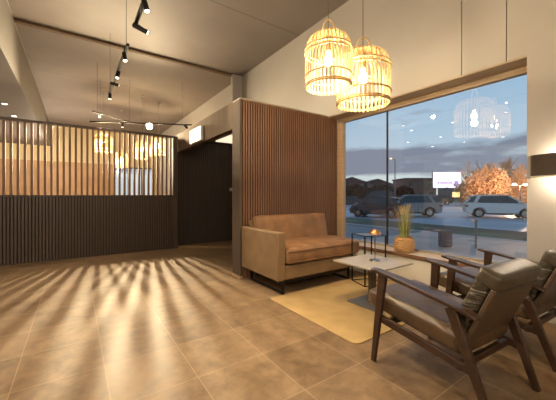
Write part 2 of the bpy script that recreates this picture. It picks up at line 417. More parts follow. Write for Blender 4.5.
# ================================================================ THE ROOM
WX = 3.52; GX = 3.80; CH = 4.2; SH = 3.25
struct('floor', boxm(-7, WX+.02, -3, 16, -.12, 0), 'floor', 'brown stone tile floor')
struct('ceiling', boxm(-.87, WX+.1, -3, 16, CH, CH+.1), 'ceiling', 'high grey-brown panelled ceiling')
bm = boxm(-7, -.87, -3, 16, SH, SH+.06); box(bm, -.93, -.87, -3, 16, SH+.06, CH+.1)
struct('ceiling_soffit', bm, 'soffit', 'lowered ceiling on the left with round downlights')
bm = boxm(-.885, -.868, -3, 16, CH-.03, CH-.001)
struct('trim_1', bm, 'post', 'thin edge strip along the lowered ceiling')
bm = boxm(-.865, 3.249, 6.72, 6.77, CH-.045, CH-.001); box(bm, -.865, 3.249, 6.82, 6.84, CH-.03, CH-.001)
struct('trim_2', bm, 'header', 'dark channel crossing the ceiling', bevel=.004)
struct('wall_left', boxm(-7.1, -7, -3, 16, 0, SH), 'cream', 'cream left wall')
struct('wall_front', boxm(-7, WX, -3.1, -3, 0, CH), 'cream', 'cream wall behind the viewpoint')
# wall on the window side: piers, bulkhead over window, low wall under the sill
bm = boxm(WX, GX+.12, -3, .94, 0, CH)
struct('wall_right', bm, 'cream', 'cream wall beside the window with the wall lamp')
bm = bmesh.new()
ys = [.94, 1.10, 1.51, 3.60]
for a, b_ in zip(ys, ys[1:]): box(bm, WX, GX+.12, a+(.004 if a > 1 else 0), b_-(.004 if b_ < 3 else 0), 2.48, CH)
box(bm, WX+.02, GX+.12, .94, 3.6, 2.48, CH)
struct('wall_bulkhead', bm, 'cream', 'cream boarded wall above the window')
bm = boxm(WX, GX+.12, 3.64, 15.8, 0, CH); box(bm, WX+.001, GX+.12, 3.60, 3.64, 2.496, CH); box(bm, GX-.05, GX+.12, 3.60, 3.64, 0, 2.496)
struct('wall_side', bm, 'cream', 'cream wall beyond the slatted partition')
struct('wall_sill', boxm(WX, GX+.12, .94, 3.6, 0, .37), 'white_wall', 'low cream wall under the window')
struct('wall_pier', boxm(3.25, WX, 6.70, 6.80, 2.5, CH), 'cream', 'shallow cream pier above the doorway wall')
struct('wall_outer', boxm(GX+.12, GX+.14, -3, 16, -.5, 0), 'cream', 'outside plinth')
# rear wall, pale lit band, a dusk window at its right end
bm = boxm(-7, 1.5, 15.8, 15.9, 0, CH); box(bm, 1.5, 3.3, 15.8, 15.9, 0, .4); box(bm, 1.5, 3.3, 15.8, 15.9, 2.5, CH); box(bm, 3.3, WX, 15.8, 15.9, 0, CH)
struct('wall_back', bm, 'wall_far', 'far cream wall behind the slatted screen')
w2 = struct('window_2', boxm(1.5, 3.3, 15.84, 15.852, .4, 2.5), 'glass', 'far window seen through the slats')
bm = bmesh.new()
for x in (1.5, 2.1, 2.7, 3.25): box(bm, x, x+.05, 15.78, 15.9, .4, 2.5)
box(bm, 1.5, 3.3, 15.78, 15.9, .4, .45); box(bm, 1.5, 3.3, 15.78, 15.9, 2.45, 2.5)
obj('window_frame', bm, 'batten_dark', w2)
struct('wall_back_board', boxm(-7, 1.5, 15.74, 15.8, 0, 2.6), 'wall_low', 'amber boarded lower part of the far wall')
# ---- window 1
w1 = struct('window_1', boxm(GX, GX+.012, .94, 3.6, .40, 2.447), 'glass', 'large shop window on the right with dusk outside')
bm = boxm(GX-.03, GX+.05, .94, 3.6, 2.40, 2.48)
obj('window_head', bm, 'wood_head', w1, bevel=.004)
obj('soffit_board', boxm(WX+.002, GX-.03, .94, 3.6, 2.462, 2.479), 'wood_head', w1)
bm = boxm(GX-.05, GX+.05, 3.50, 3.598, .40, 2.40); obj('side_frame', bm, 'wood_light', w1, bevel=.004)
bm = boxm(GX-.008, GX+.02, 2.64, 2.655, .40, 2.40); obj('mullion', bm, 'black_metal', w1)
bm = boxm(GX-.02, GX+.04, .94, 3.6, .395, .42); obj('bottom_frame', bm, 'post', w1)
bm = boxm(WX-.01, GX+.1, .942, 3.598, .371, .395); obj('window_sill', bm, 'wood_sill', w1, bevel=.004)
obj('sill_nosing', boxm(WX-.03, WX-.011, .942, 3.598, .355, .397), 'batten_warm', w1, bevel=.003)

# ---- slatted partition behind the sofa
PY = 3.60
def battens(x0, x1, y, z0, z1, pitch, w, d, core, sgn=-1):
    bm = boxm(x0, x1, *( (y, y+core) ), z0, z1)
    n = int((x1-x0)/pitch)
    for i in range(n):
        x = x0 + (i+.5)*(x1-x0)/n
        box(bm, x-w/2, x+w/2, y-d, y, z0, z1)
    return bm
bm = boxm(1.895, WX-.001, PY+.03, PY+.23, 0, 2.46); box(bm, WX-.001, GX-.052, PY+.03, PY+.039, 0, 2.46)
p = struct('wall_partition', bm, 'batten_core', 'walnut slatted partition behind the sofa')
bm = bmesh.new(); n = 46
for i in range(n):
    x = 1.90 + (i+.5)*(3.745-1.90)/n
    box(bm, x-.012, x+.012, PY, PY+.03, .0, 2.475)
obj('slat_cladding', bm, 'batten_warm', p)
obj('cap_board', boxm(1.86, WX-.001, PY-.002, PY+.235, 2.475, 2.495), 'post', p)
obj('end_post', boxm(1.855, 1.895, PY-.002, PY+.235, 0.04, 2.475), 'end_board', p, bevel=.003)
obj('post_foot', boxm(1.852, 1.898, PY-.005, PY+.238, 0, .04), 'wood_light', p)
# ---- header above the corridor opening, corridor ceiling with a light panel, dark corridor wall
struct('wall_header', boxm(1.87, 1.96, PY+.236, 6.84, 2.11, 2.5), 'header', 'brown board header above the dark corridor opening')
struct('ceiling_corridor', boxm(1.965, WX, PY+.236, 6.95, 2.455, 2.495), 'soffit', 'low corridor ceiling')
o = struct('ceiling_panel', boxm(2.76, 3.35, 5.62, 6.6, 2.43, 2.4545), 'panel_light', 'lit panel in the corridor ceiling')
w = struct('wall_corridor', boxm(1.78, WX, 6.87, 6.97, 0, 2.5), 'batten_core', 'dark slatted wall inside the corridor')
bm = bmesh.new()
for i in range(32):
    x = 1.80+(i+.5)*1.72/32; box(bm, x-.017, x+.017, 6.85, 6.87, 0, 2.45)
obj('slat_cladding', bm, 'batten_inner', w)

# ---- slatted screen across the room
t = thing('slatted_screen', 'long brown room divider of vertical slats, solid below and open above', 'room divider', (0, 6.5, 0))
X0, X1 = -4.2, 1.74
obj('lower_core', boxm(X0, X1, .03, .10, 0, 1.13), 'batten_core', t)
bm = bmesh.new(); n = int((X1-X0)/.046)
for i in range(n):
    x = X0+(i+.5)*(X1-X0)/n; box(bm, x-.015, x+.015, 0, .03, .0, 1.13)
obj('lower_slats', bm, 'batten_dark', t)
obj('middle_rail', boxm(X0, X1, -.005, .105, 1.13, 1.155), 'batten_dark', t, bevel=.003)
bm = bmesh.new(); n = int((X1-X0)/.0885)
for i in range(n):
    x = X0+(i+.5)*(X1-X0)/n; box(bm, x-.017, x+.017, .005, .075, 1.155, 2.40)
obj('upper_slats', bm, 'batten_warm', t)
obj('top_rail', boxm(X0, X1, -.005, .105, 2.40, 2.435), 'batten_dark', t, bevel=.003)
obj('end_post', boxm(X1, X1+.10, -.01, .11, 0, 2.435), 'batten_dark', t, bevel=.003)

# ================================================================ LAMPS
def bird_cage(bulb_power):
    """bamboo bird-cage pendant; origin = bottom centre of the cage"""
    t = thing('pendant_lamp', 'x', 'pendant lamp')
    Rr = .226; H = .515
    def prof(s):   # s 0..1 bottom to top
        if s < .72: return Rr*(.955 + .045*math.sin(PI*s/.72)), H*s/.72*.76
        a = (s-.72)/.28*PI/2
        return Rr*(.955 - .42*(1-math.cos(a))), H*(.76 + .24*math.sin(a))
    for lay, (dr, nn, ph) in enumerate(((0, 36, 0),)):
        bm = bmesh.new()
        for k in range(nn):
            a = 2*PI*(k+ph)/nn; ca, sa = math.cos(a), math.sin(a)
            prev = None; wv = .0048
            for j in range(15):
                r, z = prof(j/14); r += dr
                vs = []
                for (dt, d2) in ((-wv, -.0022), (wv, -.0022), (wv, .0022), (-wv, .0022)):
                    rr = r+d2
                    vs.append(bm.verts.new((rr*ca - dt*sa, rr*sa + dt*ca, z)))
                if prev:
                    for q in range(4): bm.faces.new((prev[q], prev[(q+1) % 4], vs[(q+1) % 4], vs[q]))
                else: bm.faces.new(vs[::-1])
                prev = vs
            bm.faces.new(prev)
        obj('rib_cage' if lay == 0 else 'inner_rib_cage', bm, 'rattan', t)
    for z, rr, th in ((.012, .965, .008), (.03, .965, .006), (.115, .99, .007), (.335, 1.0, .007), (.375, .985, .008), (.51, .56, .009)):
        bm = bmesh.new(); tube(bm, torus_pts((0, 0, z), Rr*rr+.004, 36), th, 6, cap=False); obj('hoop', bm, 'band', t, smooth=True)
    bm = bmesh.new(); lathe(bm, [(0, .507), (.125, .507), (.125, .515), (0, .515)], 24)
    obj('top_plate', bm, 'band', t)
    bm = bmesh.new(); tube(bm, [(.058*math.cos(PI*k/14)*(1 if k in (0,14) else 1.08), 0, .51+.165*math.sin(PI*k/14)**.8) for k in range(15)], .008, 8); obj('handle', bm, 'rattan', t, smooth=True)
    bm = bmesh.new(); lathe(bm, [(0, .50), (.022, .50), (.026, .43), (.024, .37), (0, .37)], 16); obj('socket', bm, 'band', t, smooth=True)
    bm = bmesh.new(); lathe(bm, [(0, .37), (.014, .365), (.018, .34), (.034, .29), (.036, .26), (.024, .225), (0, .21)], 16); obj('bulb', bm, 'bulb', t, smooth=True)
    return t
def cord(t, z1, z0=.675):
    bm = bmesh.new(); tube(bm, [(0, 0, z0), (0, 0, z1)], .0045, 6); obj('cord', bm, 'cord', t)
    bm = bmesh.new(); tube(bm, [(0, 0, .50), (0, 0, z0)], .0045, 6); obj('cord', bm, 'cord', t)
    bm = bmesh.new(); lathe(bm, [(0, z1), (.045, z1), (.045, z1-.02), (0, z1-.025)], 16); obj('ceiling_rose', bm, 'post', t)
base = bird_cage(0)
p2 = dup(base, (2.478, 2.016, 2.095), R(128), 'bamboo birdcage pendant lamp, the right and slightly lower of the two by the window')
p2.scale = (1.21, 1.21, 1.05)
b3 = [dup(base, (*at(u, d), z), k, lab, 'birdcage pendants beyond the screen') for k, (u, d, z, lab) in enumerate((
    (103.7, 8.4, 2.40, 'birdcage pendant glowing behind the slats, leftmost of the four there'),
    (121, 10.5, 2.15, 'birdcage pendant glowing behind the slats, lowest of the four there'),
    (142.5, 9.0, 2.28, 'birdcage pendant glowing behind the slats, third from the left of the four there'),
    (158.7, 9.7, 2.50, 'birdcage pendant glowing behind the slats, rightmost of the four there')))]
base.scale = (.93, .93, .93); base.location = (1.907, 1.944, 2.131); base.rotation_euler = (0, 0, R(135)); base['label'] = 'bamboo birdcage pendant lamp, the left and slightly higher of the two by the window'
for r in [base, p2]+b3:
    cord(r, (CH-.002-r.location.z)/r.scale[2])
    pw = P_PENDANT if r in (base, p2) else P_BACK_PENDANT
    lamp('POINT', 'bulb_light', r, (0, 0, .17), pw, WARM, .045)
for r in (base, p2): r['group'] = 'birdcage pendants by the window'

# downlights in the lowered ceiling
def downlight(x, y, first=[None]):
    lab = 'small round downlight in the lowered ceiling, seen only as a dot reflected in the window'
    if first[0] is None:
        t = thing('downlight', lab, 'downlight', (x, y, SH), 0, 'ceiling downlights')
        bm = bmesh.new(); lathe(bm, [(.045, -.001), (.062, -.001), (.060, -.008), (.045, -.006)], 20, close=True); obj('rim', bm, 'white_wall', t)
        bm = bmesh.new(); lathe(bm, [(0, -.003), (.045, -.003), (.045, -.0005), (0, -.0005)], 20); obj('lens', bm, 'down_lens', t)
        first[0] = t
    else: t = dup(first[0], (x, y, SH), 0, lab)
    return t
dls = []
for x, ks in ((-1.33, range(1, 9)), (-3.2, range(1, 7)), (-5.05, (3, 4, 5))):
    for k in ks:
        y = .28+1.26*k
        dls.append((downlight(x, y), x, y))
vis = {(-1.33, 6): 'farther', }
for t, x, y in dls:
    if x == -1.33 and 8.9 < y < 9.3: t['label'] = 'round downlight at the left edge above the slatted screen, the nearer of two'
    if x == -1.33 and y > 9.5 and y < 10.5: t['label'] = 'round downlight at left just over the top rail of the slatted screen'
for x in (-1.6, -4.2):
    for y in (.3, 3.5, 8.7):
        l = lamp('SPOT', 'downlight_beam', None, (x, y, SH-.03), P_DOWN*2.2, WHITE, .08, aim=(x, y, 0), angle=150, blend=.9)

# track lighting
def track(name_label, a, b, z, cables):
    t = thing('lighting_track', name_label, 'lighting track', (a[0], a[1], z))
    bm = bmesh.new(); bar(bm, (0, 0, 0), (b[0]-a[0], b[1]-a[1], 0), .035, .03); obj('rail', bm, 'black_metal', t)
    for c in cables:
        bm = bmesh.new(); tube(bm, [((b[0]-a[0])*c, (b[1]-a[1])*c, .015), ((b[0]-a[0])*c, (b[1]-a[1])*c, CH-z)], .003, 5); obj('suspension_cable', bm, 'black_metal', t)
    return t
def spot_head(loc, aim, lab, power=0, length=.13, rad=.027, group='track spotlights', size=.03, angle=70, color=WHITE, lens='lens', drop=.05, blend=.6):
    t = thing('track_spotlight', lab, 'spotlight', loc, 0, group)
    d = (Vector(aim)-Vector(loc)).normalized(); c = Vector((0, 0, -drop))
    bm = bmesh.new(); tube(bm, [(0, 0, -.016), c], .009, 6); obj('stem', bm, 'black_metal', t)
    bm = bmesh.new(); tube(bm, [c-d*length*.45, c-d*length*.42, c+d*length*.5], rad, 16, radii=[rad*.8, rad, rad]); obj('housing', bm, 'black_metal', t, smooth=True)
    bm = bmesh.new(); tube(bm, [c+d*(length*.5+.001), c+d*(length*.5+.004)], rad*.86, 16); obj('lens', bm, lens, t)
    if power:
        lamp('SPOT', 'beam', t, c+d*(length*.5+.02), power, color, size, aim=c+d*2, angle=angle, blend=blend)
    return t
TZ = 3.08
track('black ceiling track at top centre nearest the viewer, ending before the second track', (.585, -.6), (.56, 3.70), TZ, (.2, .8))
track('black ceiling track hung on thin cables in line beyond the nearest one', (.555, 4.18), (.54, 6.45), TZ, (.06, .95))
track('black track slanting over the left part of the slatted screen', (.33, 7.85), (1.25, 8.52), TZ-.03, (.1, .9))
track('long black track above the right part of the slatted screen', (.31, 8.97), (2.6, 7.84), TZ-.03, (.1, .9))
spot_head((.60, 3.60, TZ), (1.9, 3.3, 2.55), 'black spotlight angled to the right on the end of the nearest track', P_SPOT, .17)
spot_head((.57, 3.12, TZ), (1.2, 2.6, 0), 'black spotlight pointing down at the very top edge of the picture', P_SPOT)
spot_head((.573, 2.2, TZ), (2.3, 1.6, .3), 'black spotlight on the nearest track above the picture', P_SPOT)
spot_head((.577, .6, TZ), (-.8, 2.6, 0), 'black spotlight on the nearest track, closest to the viewer', P_SPOT)
spot_head((.55, 4.45, TZ), (.8, 3.4, 0), 'black spotlight at the near end of the second track', P_SPOT*.6)
spot_head((.547, 5.15, TZ), (.0, 4.6, 0), 'black spotlight second from the near end of the second track', P_SPOT*.6)
spot_head((.544, 5.65, TZ), (2.4, 5.9, 2.9), 'black spotlight turned sideways on the second track')
spot_head((.54, 6.35, TZ), (.5, 6.25, 0), 'black spotlight at the far end of the second track', P_SPOT*.4)
spot_head((1.62, 8.32, TZ-.03), (.1, 0, .4), 'dazzling spotlight above the slatted screen shining towards the room', P_SCREEN, rad=.08, size=.024, angle=150, color=(1, .80, .50), lens='lens_strong', drop=.07, blend=1)
spot_head((.47, 7.95, TZ-.03), (-.8, 0, .3), 'small lit spotlight above the left part of the slatted screen', P_SCREEN*.75, size=.022, angle=150, color=(1, .80, .50), drop=.07, blend=1)
spot_head((2.45, 7.91, TZ-.03), (3.3, 8.4, 2.6), 'spotlight at the right end of the long track by the cream wall', P_SPOT*.3)
spot_head((1.02, 8.62, TZ-.03), (.9, 8.7, 0), 'dark spotlight hanging straight down on the long track beyond the screen')

# wall lamp (half drum) at the right edge
t = thing('wall_lamp', 'dark brown half-drum wall lamp at the right edge, lit above and below', 'wall lamp', (WX, .675, 1.32))
def half_drum(r, ry, z0, z1, n=24): 
    return [(-r*math.sin(PI*k/n), ry*math.cos(PI*k/n)) for k in range(n+1)]
bm = bmesh.new(); A = half_drum(.13, .235, 0, 1); B = half_drum(.125, .23, 0, 1)
rows = [[bm.verts.new((x, y, z)) for x, y in P_] for P_, z in ((A, .005), (A, .197), (B, .197), (B, .005))]
for q in range(4):
    a, b_ = rows[q], rows[(q+1) % 4]
    for k in range(len(a)-1): bm.faces.new((a[k], a[k+1], b_[k+1], b_[k]))
obj('lamp_shade', bm, 'shade', t, smooth=True)
bm = bmesh.new(); prism(bm, half_drum(.124, .229, 0, 1), 'z', .008, .014); obj('diffuser', bm, 'diffuser', t)
bm = bmesh.new(); A2 = half_drum(.135, .24, 0, 1)
rows = [[bm.verts.new((x, y, z)) for x, y in P_] for P_, z in ((A2, -.010), (A2, .006), (B, .006), (B, -.010))]
for q in range(4):
    a, b_ = rows[q], rows[(q+1) % 4]
    for k in range(len(a)-1): bm.faces.new((a[k], a[k+1], b_[k+1], b_[k]))
obj('rim', bm, 'white_wall', t)
obj('back_plate', boxm(-.012, -.001, -.12, .12, .03, .17), 'chrome', t)
bm = bmesh.new(); lathe(bm, [(0, .05), (.018, .06), (.025, .09), (.015, .12), (0, .125)], 12, (-.05, 0, 0)); obj('bulb', bm, 'bulb', t, smooth=True)
lamp('POINT', 'up_light', t, (-.06, 0, .17), P_SCONCE, WHITE, .03)
lamp('POINT', 'down_light', t, (-.06, 0, -.03), P_SCONCE, WHITE, .03)

# exit sign on the header
t = thing('exit_sign', 'glowing white emergency exit sign box on the brown header', 'exit sign', (1.87, 5.33, 2.13))
obj('housing', boxm(-.045, -.001, -.31, .31, 0, .26), 'white_wall', t, bevel=.006)
obj('face', boxm(-.049, -.0455, -.295, .295, .012, .248), 'sign', t)
bm = bmesh.new()
X = -.051
def flat(pts): 
    prism(bm, [(p[0], p[1]) for p in pts], 'x', X, X+.0015)
flat([(.05, .10), (-.10, .10), (-.10, .07), (-.16, .12), (-.10, .17), (-.10, .14), (.05, .14)])
flat([(.10, .05), (.20, .05), (.20, .21), (.10, .21)])
obj('pictogram', bm, 'sign_mark', t)
# switch plate near the corridor
o = obj('light_switch', boxm(3.24, 3.32, 6.838, 6.8495, 1.26, 1.34), 'white_wall', bevel=.003)
tag(o, 'small pale switch plate on the dark corridor wall', 'switch')

# ================================================================ FURNITURE
# ---- rug
bm = bmesh.new(); rx0, rx1, ry0, ry1 = 1.765, 3.45, 1.50, 2.73
pts = []; rc = .06
for cx, cy, a0 in ((rx1-rc, ry1-rc, 0), (rx0+rc, ry1-rc, 90), (rx0+rc, ry0+rc, 180), (rx1-rc, ry0+rc, 270)):
    for k in range(6): a = R(a0+18*k); pts.append((cx+rc*math.cos(a), cy+rc*math.sin(a)))
prism(bm, pts, 'z', 0.0005, .009)
o = obj('rug', bm, 'rug', bevel=.002); tag(o, 'flat straw-coloured woven rug under the coffee table', 'rug')

# ---- sofa
SX0, SX1, SY0, SY1 = 1.898-.03, 3.20, 2.70, 3.575
t = thing('sofa', 'tan brown two-seat sofa against the slatted partition', 'sofa', ((SX0+SX1)/2, (SY0+SY1)/2, 0))
ox, oy = (SX0+SX1)/2, (SY0+SY1)/2
def L(bm): bmesh.ops.translate(bm, verts=bm.verts, vec=(-ox, -oy, 0)); return bm
obj('arm', L(boxm(SX0, SX0+.105, SY0, SY1, .175, .725)), 'sofa_arm', t, bevel=.014, seg=3)
obj('base', L(boxm(SX0+.106, SX1, SY0+.01, SY1, .175, .335)), 'sofa_arm', t, bevel=.015, seg=3)
bm = bmesh.new(); cushion(bm, SX0+.108, SX1+.065, SY0-.015, SY1-.21, .337, .532, .055, 22, 16, .028, .032); obj('seat_cushion', L(bm), 'sofa', t, smooth=True, subsurf=1)
bm = bmesh.new(); tube(bm, [(SX0+.13, SY0-.017, .50), (SX1-.0, SY0-.017, .50)], .006, 6); tube(bm, [(SX0+.13, SY0-.017, .375), (SX1-.0, SY0-.017, .375)], .006, 6)
obj('piping', L(bm), 'sofa', t, smooth=True)
# backrest: rigid back + leaning cushion
obj('back_frame', L(boxm(SX0+.106, SX1+.02, SY1-.075, SY1, .335, .80)), 'sofa_arm', t, bevel=.02, seg=3)
bm = bmesh.new(); cushion(bm, SX0+.112, SX1+.06, -.28, .16, -.07, .075, .05, 22, 10, .02, .012, 3)
bmesh.ops.rotate(bm, verts=bm.verts, cent=(0, 0, 0), matrix=Matrix.Rotation(R(78), 3, 'X'))
bmesh.ops.translate(bm, verts=bm.verts, vec=(0, SY1-.155, .715)); obj('back_cushion', L(bm), 'sofa', t, smooth=True, subsurf=1)
for sx in (SX0+.12, SX1-.10):
    bm = bmesh.new()
    box(bm, sx-.012, sx+.012, SY0+.06, SY1-.06, 0, .02); box(bm, sx-.012, sx+.012, SY0+.06, SY0+.084, 0.02, .175); box(bm, sx-.012, sx+.012, SY1-.084, SY1-.06, .02, .175)
    obj('leg_frame', L(bm), 'black_metal', t)
obj('under_rail', L(boxm(SX0+.09, SX1-.08, SY0+.12, SY0+.15, .10, .172)), 'black_metal', t)

# ---- coffee table
TX, TY = 2.59, 1.985
t = thing('coffee_table', 'square pale-topped coffee table on one flat pedestal leg', 'coffee table', (TX, TY, .009))
obj('tabletop', boxm(-.29, .29, -.29, .29, .425, .441), 'table_top', t, bevel=.003)
obj('pedestal', boxm(-.045, .045, -.018, .018, .012, .425), 'pedestal', t, bevel=.002)
obj('base_plate', boxm(-.185, .185, -.185, .185, 0, .012), 'steel_plate', t, bevel=.002)
obj('top_bracket', boxm(-.12, .12, -.12, .12, .413, .4245), 'black_metal', t)

# ---- table lamp
t = thing('table_lamp', 'slim mushroom table lamp with copper dome shade on the coffee table', 'table lamp', (2.635, 1.985, .4505))
t.scale = (1.12, 1.12, 1.04)
bm = bmesh.new(); lathe(bm, [(0, 0), (.052, 0), (.052, .006), (.045, .012), (.012, .016), (0, .016)], 28); obj('base', bm, 'chrome', t, smooth=True)
bm = bmesh.new(); tube(bm, [(0, 0, .012), (0, 0, .285)], .006, 10); obj('stem', bm, 'chrome', t, smooth=True)
bm = bmesh.new(); pr = [(.057*math.cos(R(a)), .275+.052*math.sin(R(a))) for a in range(0, 91, 10)]
pr2 = [(.054*math.cos(R(a)), .275+.049*math.sin(R(a))) for a in range(90, -1, -10)]
pr[-1] = (0, pr[-1][1]); pr2[0] = (0, pr2[0][1])
lathe(bm, pr+pr2, 28, close=True); obj('lamp_shade', bm, 'copper', t, smooth=True)

# ---- wire side table
t = thing('side_table', 'black wire-framed side table with a smoked top at the sofa end', 'side table', (3.15, 2.475, .0), R(-18))
bm = bmesh.new(); s = .15; hz = .635
obj('tabletop', boxm(-s+.006, s-.006, -s+.006, s-.006, hz-.006, hz+.002), 'smoked', t)
for name, z in (('top_frame', hz-.001), ('floor_frame', .0105)):
    bm = bmesh.new()
    for a, b_ in (((-s, -s), (s, -s)), ((s, -s), (s, s)), ((s, s), (-s, s)), ((-s, s), (-s, -s))): bar(bm, (*a, z), (*b_, z), .010, .010)
    obj(name, bm, 'black_metal', t)
for a in ((-s, -s), (s, -s), (s, s), (-s, s)):
    bm = bmesh.new(); bar(bm, (*a, .0155), (*a, hz-.006), .013, .013); obj('leg', bm, 'black_metal', t)
t.location.z = .0045

# ---- armchairs
def armchair():
    t = thing('armchair', 'x', 'armchair')
    for s in (-1, 1):
        bm = bmesh.new(); bar(bm, (s*.30, .285, .615), (s*.325, .345, 0), .034, .062, .026, .034, up=(0, 1, 0)); obj('front_leg', bm, 'walnut', t, bevel=.006)
        bm = bmesh.new(); bar(bm, (s*.285, -.165, .535), (s*.262, -.355, 0), .034, .062, .026, .036, up=(0, 1, 0)); obj('rear_leg', bm, 'walnut', t, bevel=.006)
        # armrest: curved, paddle-like
        bm = bmesh.new(); prev = None; K = 14
        for k in range(K+1):
            u = k/K; y = .37-.68*u; z = .632-.105*u+.012*math.sin(PI*u)-.010*(u > .93); w = .024+.014*math.sin(PI*(u*.85+.1)); th = .012 if 0 < k < K else .008
            x = s*(.302 - .012*u + .004*math.sin(PI*u))
            vs = [bm.verts.new((x+a*w, y, z+b_*th)) for a, b_ in ((-1, -1), (1, -1), (1, 1), (-1, 1))]
            if prev:
                for q in range(4): bm.faces.new((prev[q], prev[(q+1) % 4], vs[(q+1) % 4], vs[q]))
            else: bm.faces.new(vs[::-1])
            prev = vs
        bm.faces.new(prev)
        obj('armrest', bm, 'walnut', t, bevel=.005)
        bm = bmesh.new(); bar(bm, (s*.297, .30, .305), (s*.268, -.26, .225), .024, .05, .024, .045); obj('side_rail', bm, 'walnut', t, bevel=.004)
    for y, z in ((.27, .285), (-.20, .225)):
        bm = bmesh.new(); bar(bm, (-.285, y, z), (.285, y, z), .03, .04); obj('cross_rail', bm, 'walnut', t, bevel=.004)
    # seat
    bm = bmesh.new(); cushion(bm, -.268, .268, -.30, .395, -.06, .06, .03, 14, 14, .014, .006)
    bmesh.ops.rotate(bm, verts=bm.verts, cent=(0, 0, 0), matrix=Matrix.Rotation(R(7), 3, 'X')); bmesh.ops.translate(bm, verts=bm.verts, vec=(0, .075, .362))
    obj('seat_cushion', bm, 'olive_seat', t, smooth=True, subsurf=1)
    # back: reclined slab
    rot = Matrix.Rotation(R(-68), 3, 'X')   # local z = front normal of back, local y = up the back (negative rotation leans)
    def place(bm):
        # build in (x, u=up the back, n=towards sitter); map to world
        tilt = R(24); up = Vector((0, -math.sin(tilt), math.cos(tilt))); nn = Vector((0, math.cos(tilt), math.sin(tilt))); o = Vector((0, -.205, .335))
        for v in bm.verts: v.co = o + Vector((v.co.x, 0, 0)) + up*v.co.y + nn*v.co.z
        return bm
    bm = bmesh.new(); cushion(bm, -.246, .246, -.06, .415, .014, .102, .03, 14, 16, .012, .006, 5); obj('back_cushion', place(bm), 'olive', t, smooth=True, subsurf=1)
    bm = bmesh.new(); cushion(bm, -.250, .250, .355, .448, -.014, .106, .024, 14, 6, .008, .004, 9); obj('head_roll', place(bm), 'olive_roll', t, smooth=True, subsurf=1)
    bm = bmesh.new(); prism(bm, [(-.246, .368), (.246, .368), (.235, -.03), (-.235, -.03)], 'z', -.012, .012); obj('back_panel', place(bm), 'back_panel', t, bevel=.006)
    bm = bmesh.new(); tube(bm, [(-.244, .353, -.016), (.244, .353, -.016)], .004, 6); obj('piping', place(bm), 'olive', t, smooth=True)
    return t
c1 = armchair(); c2 = dup(c1, (2.865, .87, 0), R(-4), 'mid-century walnut armchair with olive leather, the far one partly cut by the right edge', 'walnut armchairs')
c1.location = (2.0, .925, 0); c1.rotation_euler = (0, 0, R(-5)); c1['label'] = 'mid-century walnut armchair with olive leather, nearest the viewer at lower right'; c1['group'] = 'walnut armchairs'

# ---- potted grass on the sill
t = thing('potted_grass', 'tall green grass plant in a woven basket on the window sill', 'potted plant', (3.635, 2.27, .3955))
t.scale = (1.28, 1.28, 1.14)
bm = bmesh.new(); lathe(bm, [(0, 0), (.078, 0), (.094, .03), (.10, .07), (.094, .12), (.083, .165), (.088, .175), (.074, .175), (.07, .15), (0, .15)], 28)
obj('basket', bm, 'basket', t, smooth=True)
for z in (.02, .045, .07, .095, .12, .145):
    bm = bmesh.new(); r_ = .093+.008*math.sin(PI*min(z, .14)/.14); pts = []
    for k in range(65):
        a = 2*PI*k/64; q = r_+.002*math.sin(16*a+z*200); pts.append((q*math.cos(a), q*math.sin(a), z))
    tube(bm, pts, .006, 5, cap=False); obj('weave_ring', bm, 'basket', t, smooth=True)
bm = bmesh.new(); lathe(bm, [(0, .151), (.069, .151), (.069, .157), (0, .158)], 20); obj('soil', bm, 'soil', t)
rnd = random.Random(4)
for mat, cnt, nm in (('leaf', 90, 'green_blades'), ('leaf_dry', 34, 'dry_plumes')):
    bm = bmesh.new()
    for i in range(cnt):
        a = rnd.random()*2*PI; r0 = rnd.random()**.5*.05; hgt = (.16+rnd.random()*.20) if mat == 'leaf' else (.26+rnd.random()*.15)
        lean = .015+rnd.random()*.065; w = .0028 if mat == 'leaf' else .0016
        sx, sy = -math.sin(a), math.cos(a); prev = None
        for j in range(6):
            u = j/5; rr = r0+lean*u*u; ww = w*(1-u*.8) if mat == 'leaf' else (w+.004*max(0, u-.6))
            z = .155+hgt*u; cx, cy = rr*math.cos(a), rr*math.sin(a)
            v = [bm.verts.new((cx-sx*ww, cy-sy*ww, z)), bm.verts.new((cx+math.cos(a)*ww*.5, cy+math.sin(a)*ww*.5, z)), bm.verts.new((cx+sx*ww, cy+sy*ww, z))]
            if prev:
                for q in range(3): bm.faces.new((prev[q], prev[(q+1) % 3], v[(q+1) % 3], v[q]))
            prev = v
    obj(nm, bm, mat, t)

# ================================================================ OUTSIDE
GZ = -.5
struct('ground_road', boxm(GX+.14, 12.6, -30, 60, GZ-.1, GZ), 'road', 'dark road outside the window')
struct('ground_kerb', boxm(12.6, 12.85, -30, 60, GZ-.1, GZ+.06), 'kerb', 'pale kerb along the road')
struct('ground_bed', boxm(12.85, 16.4, -30, 60, GZ-.1, GZ+.03), 'bed', 'planting strip beyond the road')
struct('ground_parking', boxm(16.4, 74, -60, 140, GZ-.1, GZ+.0), 'asphalt', 'wet parking lot')
struct('ground_turf', boxm(74, 160, -90, 200, GZ-.1, GZ+.05), 'turf', 'distant grass')
struct('ground_pavement', boxm(GX+.145, 12.55, -30, 7.0, GZ+.001, GZ+.05), 'paving', 'pavement outside the window')

